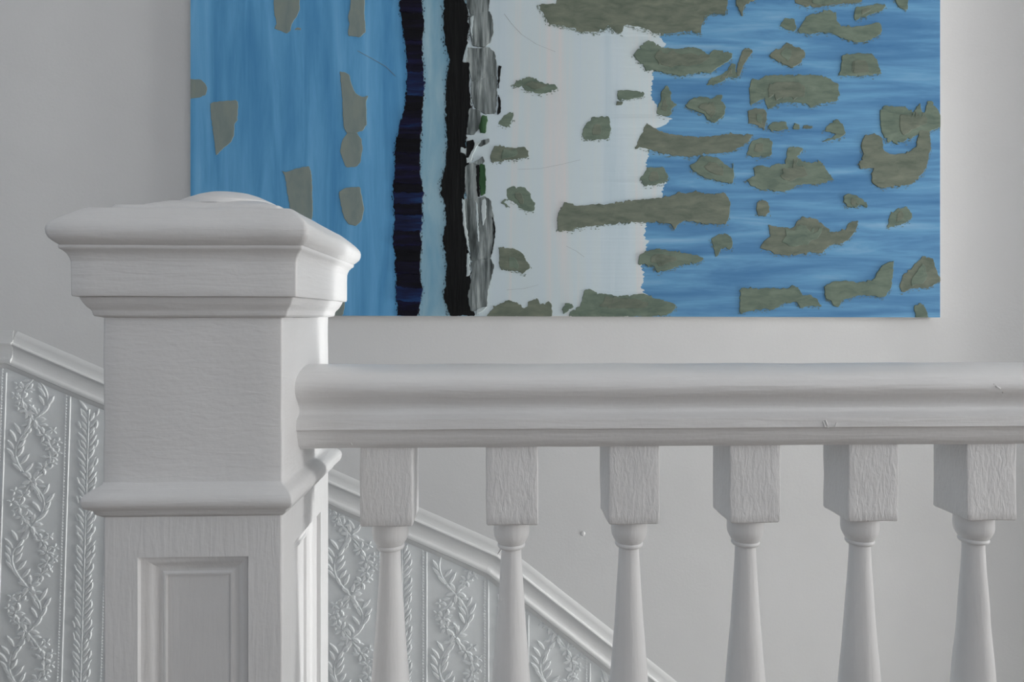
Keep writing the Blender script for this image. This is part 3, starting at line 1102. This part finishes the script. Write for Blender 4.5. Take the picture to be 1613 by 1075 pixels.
BL = [(-160, 702), (0, 700), (45, 699), (64, 700), (84, 706), (96, 709), (129, 703), (161, 702.6), (198, 702.6), (223, 705), (266, 701), (290, 695.5), (305, 694), (325, 702), (353, 702), (371, 697), (396, 700.5), (421, 704), (446, 702),
      (466, 698), (488, 705.5), (498, 709)]
BR = [(-160, 733), (0, 731), (15, 737), (40, 738.5), (64, 737), (94, 731), (99, 740), (148, 740), (173, 742), (198, 738.5), (223, 733), (247, 742), (270, 735), (315, 731), (353, 734), (391, 736), (416, 741), (441, 741), (478, 738), (498, 751)]
stroke('black_brush_stroke', [(x_, y_) for y_, x_ in BL][::-1] + [(x_, y_) for y_, x_ in BR], M['black'], 0.0024, 2.0, 2.2)
GREY = [
    ('marble', 'C', [(550, -500), (690, -500), (700, -200), (690, -10), (560, -10), (540, -250)]),
    ('marble', 'C', [(545, -20), (690, -20), (695, 20), (680, 85), (570, 100), (550, 40)]),
    ('marble', 'C', [(560, 100), (620, 80), (690, 72), (710, 110), (718, 200), (700, 270), (660, 305), (580, 295), (565, 200)]),
    ('marble', 'C', [(535, 400), (548, 300), (600, 310), (690, 303), (725, 340), (735, 400), (740, 485), (700, 490), (580, 525), (565, 460), (560, 405)]),
    ('marble', 'C', [(572, 520), (640, 490), (740, 478), (742, 600), (730, 725), (660, 730), (600, 690), (578, 640)]),
    ('black', 'C', [(744, 560), (748, 420), (768, 425), (757, 500), (752, 565)]),
    ('black', 'C', [(743, 735), (748, 600), (765, 650), (763, 720)]),
    ('marble', 'C', [(560, 690), (630, 700), (640, 790), (600, 860), (545, 860), (555, 780)]),
    ('green', 'C', [(645, 735), (682, 740), (668, 850), (630, 850), (622, 800)]),
    ('dry', 'C', [(535, 950), (600, 915), (640, 900), (600, 960), (575, 1030), (548, 1040), (540, 985), (505, 970), (510, 940)]),
    ('marble', 'C', [(612, 925), (640, 895), (690, 882), (692, 910), (640, 935)]),
    ('black', 'C', [(545, 900), (590, 890), (600, 930), (560, 1010), (540, 1010)]),
    ('marble', 'D', [(530, 85), (580, 62), (610, 80), (616, 290), (545, 300), (524, 200)]),
    ('black', 'D', [(595, 85), (618, 80), (622, 280), (604, 280)]),
    ('green', 'D', [(620, 72), (655, 80), (660, 260), (627, 275), (614, 180)]),
    ('marble', 'D', [(575, 70), (640, 25), (655, 60), (625, 82)]),
    ('marble', 'D', [(512, 295), (600, 290), (650, 275), (690, 300), (705, 380), (718, 480), (710, 580), (690, 668), (565, 690), (548, 560), (530, 440)]),
    ('black', 'D', [(700, 400), (718, 470), (716, 540), (697, 640), (690, 640), (708, 540)]),
    ('marble', 'D', [(565, 685), (690, 662), (712, 720), (690, 800), (670, 900), (668, 975), (560, 1005), (545, 900), (570, 780)]),
    ('dry', 'D', [(508, 290), (522, 300), (530, 420), (545, 520), (560, 640), (548, 620), (520, 480), (512, 380)]),
    ('dry', 'D', [(540, 640), (556, 630), (558, 770), (536, 780)]),
    ('dry', 'D', [(600, 985), (668, 965), (640, 1000), (600, 1015)]),
    ('dry', 'D', [(592, 300), (606, 330), (618, 560), (606, 560)]),
    ('dry', 'D', [(632, 300), (655, 290), (662, 380), (640, 470), (628, 380)]),
    ('dry', 'C', [(568, 110), (590, 100), (584, 260), (566, 200)]),
    ('dry', 'C', [(522, 400), (530, 340), (552, 280), (556, 300), (548, 400)]),
]
for i, (mt, cr, pts) in enumerate(GREY):
    stroke({'marble': 'grey_brush_stroke', 'black': 'black_brush_stroke', 'green': 'green_brush_stroke', 'dry': 'white_brush_stroke'}[mt],
           px_of(cr, pts), M[mt], 0.0026 + (0.0016 if mt in ('dry', 'green') else 0.0004 * (i % 4) + (0.001 if mt == 'black' else 0)), 1.2, 2.4)

TAUPE = [
    ('A', [(570, -40), (735, -40), (735, 60), (715, 110), (685, 150), (675, 195), (650, 215), (625, 200), (590, 190), (572, 180), (590, 150), (572, 90)]),
    ('A', [(700, 190), (720, 175), (745, 180), (740, 192)]),
    ('A', [(1060, -40), (1150, -40), (1145, 100), (1155, 205), (1120, 235), (1045, 230), (1040, 215), (1050, 150), (1040, 110), (1055, 50)]),
    ('A', [(30, 500), (105, 505), (135, 530), (150, 570), (135, 605), (95, 622), (30, 628)]),
    ('A', [(165, 650), (345, 635), (340, 760), (322, 790), (318, 860), (300, 905), (230, 960), (205, 990), (190, 880), (170, 740)]),
    ('A', [(988, 455), (1020, 460), (1050, 475), (1060, 520), (1085, 590), (1130, 615), (1172, 610), (1155, 650), (1162, 790), (1135, 830), (1080, 850), (1030, 845), (1012, 800), (1008, 680), (1000, 560)]),
    ('A', [(1040, 840), (1100, 845), (1125, 880), (1135, 940), (1120, 1030), (1100, 1060), (1030, 1065), (1010, 1020), (990, 950), (1010, 880)]),
    ('B', [(612, 115), (640, 125), (700, 105), (785, 85), (803, 150), (808, 430), (680, 430), (665, 350), (645, 240), (632, 150)]),
    ('B', [(970, 250), (1010, 225), (1105, 215), (1118, 290), (1132, 360), (1115, 430), (1080, 462), (1035, 455), (1005, 420), (985, 340)]),
    ('B', [(900, 1030), (1000, 1030), (1014, 890), (960, 880), (900, 900)]),
]
for i, (cr, pts) in enumerate(TAUPE):
    stroke('taupe_brush_stroke', px_of(cr, pts), M['taupe'], 0.0010 + 0.0003 * (i % 3), 0.9, 2.6)

OLIVE = [
    ('E', [(270, 30), (340, 25), (395, 20), (400, -250), (1480, -250), (1475, 60), (1450, 95), (1385, 80), (1330, 105), (1310, 160), (1310, 215), (1240, 200), (1120, 215), (1010, 215), (960, 185), (815, 155), (810, 210), (760, 205),
           (720, 160), (700, 185), (640, 205), (540, 205), (490, 175), (340, 150), (320, 110)]),
    ('E', [(100, 545), (150, 510), (230, 485), (260, 510), (330, 535), (380, 540), (398, 560), (345, 590), (270, 598), (215, 580), (160, 555)]),
    ('E', [(780, 575), (850, 573), (945, 585), (950, 615), (830, 635), (775, 635)]),
    ('E', [(768, 645), (808, 648), (805, 672), (768, 672)]),
    ('E', [(15, 790), (50, 740), (95, 710), (118, 715), (112, 760), (90, 795), (95, 805), (45, 805)]),
    ('E', [(555, 820), (585, 770), (620, 742), (725, 745), (738, 825), (718, 885), (560, 890), (550, 860)]),
    ('C', [(725, 928), (800, 938), (860, 945), (910, 935), (938, 960), (940, 1000), (880, 1015), (760, 1028), (700, 1035), (697, 1000), (712, 960)]),
    ('E', [(875, 350), (930, 285), (970, 255), (1010, 265), (1025, 290), (1080, 305), (1160, 315), (1220, 300), (1290, 305), (1350, 345), (1390, 315), (1505, 340), (1505, 370), (1400, 440), (1370, 465), (1290, 460), (1180, 488),
           (1090, 465), (990, 445), (960, 455), (945, 415), (890, 375)]),
    ('E', [(1340, 540), (1370, 495), (1440, 480), (1470, 450), (1500, 405), (1528, 410), (1525, 460), (1560, 480), (1520, 500), (1475, 490), (1440, 520), (1390, 540)]),
    ('G', [(190, 430), (210, 360), (245, 300), (285, 315), (290, 330), (260, 375), (230, 420), (215, 475), (195, 490)]),
    ('E', [(1095, 540), (1115, 590), (1115, 640), (1150, 665), (1125, 690), (1110, 740), (1070, 735), (1025, 725), (1025, 690), (1050, 640), (1050, 590)]),
    ('E', [(1205, 670), (1240, 630), (1290, 615), (1380, 628), (1410, 605), (1440, 605), (1435, 640), (1465, 670), (1460, 720), (1430, 755), (1395, 785), (1350, 765), (1330, 730), (1270, 705), (1225, 690)]),
    ('E', [(958, 780), (1000, 810), (1080, 845), (1180, 865), (1360, 870), (1480, 850), (1635, 855), (1620, 890), (1560, 935), (1480, 970), (1380, 975), (1240, 995), (1120, 990), (1030, 970), (920, 935), (895, 950), (890, 935), (930, 850)]),
    ('F', [(910, 165), (960, 95), (1055, 95), (1090, 155), (1075, 190), (1010, 205), (935, 215), (920, 190)]),
    ('F', [(1215, 85), (1260, 60), (1290, 25), (1400, 35), (1430, 70), (1485, 105), (1490, 65), (1500, 150), (1490, 195), (1410, 185), (1310, 160), (1250, 125)]),
    ('F', [(388, 480), (395, 380), (440, 315), (520, 335), (700, 325), (850, 305), (1080, 280), (1150, 255), (1200, 260), (1250, 245), (1330, 260), (1440, 255), (1475, 320), (1465, 400), (1445, 455), (1300, 450), (1200, 430),
           (1140, 450), (1125, 490), (1100, 450), (1000, 440), (850, 440), (700, 455), (495, 475), (490, 495), (400, 495)]),
    ('F', [(72, 235), (110, 212), (190, 220), (215, 250), (225, 285), (250, 320), (245, 370), (190, 370), (145, 345), (140, 325), (95, 305), (75, 285)]),
    ('F', [(35, 320), (60, 290), (75, 295), (55, 315), (95, 345), (60, 335)]),
    ('F', [(25, 600), (120, 605), (170, 635), (195, 680), (218, 710), (190, 750), (170, 765), (140, 745), (25, 735)]),
    ('F', [(897, 690), (905, 645), (945, 620), (1020, 605), (1130, 625), (1200, 635), (1280, 650), (1310, 670), (1270, 695), (1160, 710), (1080, 745), (1015, 755), (995, 715), (900, 705)]),
    ('F', [(1355, 540), (1400, 515), (1450, 510), (1485, 535), (1490, 590), (1475, 615), (1420, 600), (1400, 640), (1380, 660), (1370, 600)]),
    ('F', [(-60, 1035), (0, 965), (80, 930), (140, 945), (180, 980), (205, 970), (205, 940), (265, 915), (285, 955), (340, 935), (358, 960), (355, 1035)]),
    ('F', [(465, 1035), (470, 1000), (535, 960), (560, 870), (590, 855), (650, 885), (760, 900), (860, 895), (920, 885), (1010, 920), (1110, 945), (1142, 965), (1110, 1000), (1060, 1030)]),
    ('F', [(420, 985), (445, 950), (485, 950), (490, 970), (450, 1000), (430, 1015)]),
    ('G', [(545, -40), (990, -40), (985, 15), (880, 25), (770, 35), (720, 50), (630, 42), (560, 20)]),
    ('G', [(935, 75), (950, 45), (1000, 40), (1090, 25), (1140, 40), (1110, 70), (1000, 105), (940, 135)]),
    ('G', [(1170, -40), (1280, -40), (1275, 70), (1220, 50)]),
    ('G', [(180, -40), (320, -40), (300, 5), (240, 35), (225, 105), (205, 70), (185, 30)]),
    ('G', [(463, 165), (495, 115), (555, 120), (570, 160), (560, 200), (500, 185)]),
    ('G', [(580, 190), (640, 100), (780, 62), (820, 80), (825, 130), (860, 165), (930, 172), (1020, 160), (1090, 138), (1112, 165), (1110, 210), (1030, 265), (950, 270), (870, 250), (800, 215), (770, 205), (660, 215), (585, 212)]),
    ('G', [(400, 350), (430, 320), (470, 305), (510, 275), (560, 300), (618, 315), (622, 360), (585, 410), (540, 435), (480, 405), (420, 375)]),
    ('G', [(832, 480), (850, 440), (858, 350), (945, 340), (1040, 342), (1080, 370), (1095, 430), (1110, 470), (1020, 480), (940, 485)]),
    ('G', [(270, 550), (290, 495), (330, 510), (380, 480), (500, 475), (730, 478), (800, 510), (835, 535), (845, 600), (820, 650), (710, 660), (660, 690), (640, 660), (500, 650), (440, 670), (390, 700), (370, 650), (365, 620),
           (320, 650), (275, 670)]),
    ('G', [(258, 705), (300, 690), (375, 695), (382, 750), (365, 830), (320, 800), (265, 780)]),
    ('G', [(385, 800), (420, 775), (500, 775), (520, 820), (450, 835), (400, 825)]),
    ('G', [(548, 820), (555, 780), (590, 795), (590, 820)]),
    ('G', [(605, 820), (615, 795), (670, 800), (672, 815)]),
    ('G', [(735, 835), (770, 795), (825, 755), (875, 810), (880, 850), (845, 880), (800, 885), (725, 905), (800, 870), (820, 850), (780, 840)]),
    ('G', [(1100, 700), (1130, 672), (1250, 680), (1310, 715), (1325, 690), (1355, 655), (1370, 715), (1385, 715), (1400, 645), (1430, 645), (1470, 700), (1490, 740), (1490, 810), (1420, 835), (1350, 845), (1280, 890), (1200, 912),
           (1150, 905), (1110, 850), (1100, 780)]),
    ('G', [(975, 920), (1000, 870), (1070, 850), (1110, 870), (1125, 960), (1180, 985), (1270, 975), (1330, 930), (1345, 835), (1410, 825), (1425, 930), (1405, 1010), (1398, 1064), (1357, 1120), (1296, 1170), (1215, 1186), (1088, 1196),
           (1048, 1160), (1048, 1100), (1063, 1069), (1022, 1069), (972, 1074), (962, 1038), (997, 988)]),
    ('G', [(250, 985), (280, 900), (340, 878), (395, 880), (415, 900), (412, 995), (300, 1000)]),
    ('H', [(245, 175), (300, 150), (290, 95), (340, 80), (390, 95), (430, 68), (490, 80), (500, 20), (505, -20), (530, -35), (600, -28), (590, 10), (565, 30), (600, 60), (670, 65), (700, 45), (740, 90), (780, 150), (795, 172), (700, 200),
           (570, 205), (510, 240), (430, 250), (395, 235), (330, 235), (270, 205)]),
    ('H', [(308, 350), (320, 310), (350, 295), (390, 320), (392, 370), (370, 400), (320, 395)]),
    ('H', [(858, 275), (890, 258), (930, 268), (1000, 310), (1010, 345), (960, 330), (930, 352), (880, 345), (860, 310)]),
    ('H', [(1130, 475), (1150, 390), (1200, 350), (1250, 345), (1280, 370), (1290, 410), (1260, 440)]),
    ('H', [(340, 580), (375, 545), (395, 530), (385, 450), (450, 470), (545, 475), (560, 440), (600, 405), (620, 410), (690, 420), (730, 460), (790, 500), (860, 490), (900, 440), (950, 428), (935, 490), (880, 560), (760, 590), (720, 635),
           (640, 630), (560, 650), (450, 645), (380, 615), (335, 605)]),
    ('H', [(205, 990), (208, 850), (300, 855), (400, 855), (510, 855), (540, 830), (580, 860), (600, 900), (650, 895), (690, 925), (725, 970), (650, 965), (590, 980), (560, 940), (470, 950), (420, 990), (350, 985), (240, 1000), (215, 1012)]),
    ('H', [(735, 835), (800, 810), (880, 805), (940, 820), (1050, 795), (1075, 735), (1130, 690), (1175, 680), (1165, 760), (1155, 850), (1120, 910), (1060, 905), (960, 895), (850, 930), (830, 970), (790, 965), (780, 935), (745, 920)]),
    ('H', [(1210, 830), (1230, 770), (1290, 720), (1360, 648), (1420, 670), (1445, 750), (1475, 800), (1400, 850), (1290, 855), (1220, 880)]),
    ('H', [(1298, 960), (1340, 945), (1380, 990), (1390, 1045), (1310, 1045)]),
]
for i, (cr, pts) in enumerate(OLIVE):
    pp = px_of(cr, pts)
    xs_ = [p[0] for p in pp]; ys_ = [p[1] for p in pp]
    wd_, hg_ = max(xs_) - min(xs_), max(ys_) - min(ys_)
    hh = 0.0014 + 0.0004 * (i % 4)
    d = stroke('olive_brush_stroke', pp, M['olive'] if i % 3 else M['olive_b'], hh, 1.5, 2.0, fringe=True)
    # folds of thicker paint inside the larger daubs
    if wd_ > 28 and hg_ > 18 and min(ys_) > -10:
        cx_, cy_ = sum(xs_) / len(xs_), sum(ys_) / len(ys_)
        for q in range(2 if wd_ > 60 else 1):
            fx = rnd_u.uniform(0.30, 0.45); fy = rnd_u.uniform(0.4, 0.6)
            ox_ = rnd_u.uniform(-0.08, 0.08) * wd_; oy_ = rnd_u.uniform(-0.05, 0.08) * hg_
            sub = [(cx_ + ox_ + (p[0] - cx_) * fx, cy_ + oy_ + (p[1] - cy_) * fy) for p in pp]
            if not all(inside(p, pp) for p in sub):
                continue
            stroke('paint_fold', sub, M['olive_b'] if i % 3 else M['olive'], hh + 0.0005 + 0.0003 * q, 0.8, 2.6, parent=d)

def flecks(outline, mat, n, reach, name, test, seed=0):
    """dry-brush flecks scattered just outside the edge of a stroke"""
    rf = random.Random(seed)
    vs, fs = [], []
    m = len(outline)
    cand = []
    for i in range(m):
        p, q = Vector(outline[i]), Vector(outline[(i + 1) % m])
        d = q - p
        if d.length < 0.5:
            continue
        nn = Vector((d.y, -d.x)).normalized()
        if inside(((p + q) / 2 + nn * 0.6)[:], outline):
            nn = -nn
        if test(nn):
            cand.append((p, d, nn))
    if not cand:
        return
    wts = [c[1].length for c in cand]
    for _ in range(n):
        p, d, nn = rf.choices(cand, wts)[0]
        c = p + d * rf.random() + nn * (abs(rf.gauss(0, 1)) * reach * 0.5)
        a_, b_ = rf.uniform(0.8, 2.4), rf.uniform(0.3, 0.8)
        if abs(nn.x) > abs(nn.y):
            a_, b_ = b_, a_
        b = len(vs)
        hf = rf.uniform(0.0011, 0.0022)
        for u, v in ((-1, 0.2), (0, -1), (1, 0), (0.1, 1)):
            w_ = PY(c.x + u * a_, c.y + v * b_, YF - hf)
            w_.x = min(max(w_.x, EDGE_L), EDGE_R); w_.z = max(w_.z, ZB(w_.x))
            vs.append(w_)
        fs.append((b, b + 3, b + 2, b + 1))
    tag(mesh(name, vs, fs, M[mat], pic, 0), kind='stuff')


for i, (cr, pts) in enumerate(OLIVE):
    pp = px_of(cr, pts)
    wd_ = max(p[0] for p in pp) - min(p[0] for p in pp)
    if wd_ > 20:
        flecks(pp, 'olive', int(wd_ * (1.3 if i == 0 else 0.5)), 4.5, 'paint_flecks', lambda nn: nn.y > 0.2, 40 + i)
BO = [(x_, y_) for y_, x_ in BL][::-1] + [(x_, y_) for y_, x_ in BR]
flecks(BO, 'black', 420, 5.0, 'black_paint_flecks', lambda nn: abs(nn.x) > 0.5, 5)
flecks(BO, 'dry', 170, 4.0, 'white_paint_flecks', lambda nn: nn.x > 0.5, 6)
NO = [(x_, y_) for y_, x_ in NL][::-1] + [(x_, y_) for y_, x_ in NR]
flecks(NO, 'navy', 320, 3.0, 'navy_paint_flecks', lambda nn: abs(nn.x) > 0.5, 7)

# a small lump in the wall plaster
sB, zB = ws(918, 841)
vs, fs = [], []
for k_, (rr, hh) in enumerate(((0.0065, -0.0005), (0.006, 0.0006), (0.004, 0.0013), (0.001, 0.0015))):
    for q in range(12):
        a = math.pi * q / 6
        vs.append(wp(sB + rr * math.cos(a), zB + rr * math.sin(a), hh))
    if k_:
        fs += [(12 * (k_ - 1) + q, 12 * (k_ - 1) + (q + 1) % 12, 12 * k_ + (q + 1) % 12, 12 * k_ + q) for q in range(12)]
fs.append(tuple(36 + q for q in range(12)))
mesh('plaster_lump', vs, fs, M['wall'], wall_back, 60)

# fine drawn lines
def line(pts, wd=0.8, mat='line'):
    up_ = [(x_, y_ - wd / 2) for x_, y_ in pts]; dn = [(x_, y_ + wd / 2) for x_, y_ in reversed(pts)]
    stroke('drawn_line', up_ + dn, M[mat], 0.0011, 0.1, 6, smooth=0)


line([(794, 22), (806, 38), (822, 55), (845, 70), (875, 82)])
line([(815, 267), (850, 266), (885, 259), (914, 252)])
line([(798, 457), (825, 455), (848, 449)])
line([(892, 388), (908, 396), (920, 405)])
line([(563, 80), (585, 92), (608, 105), (623, 120)])
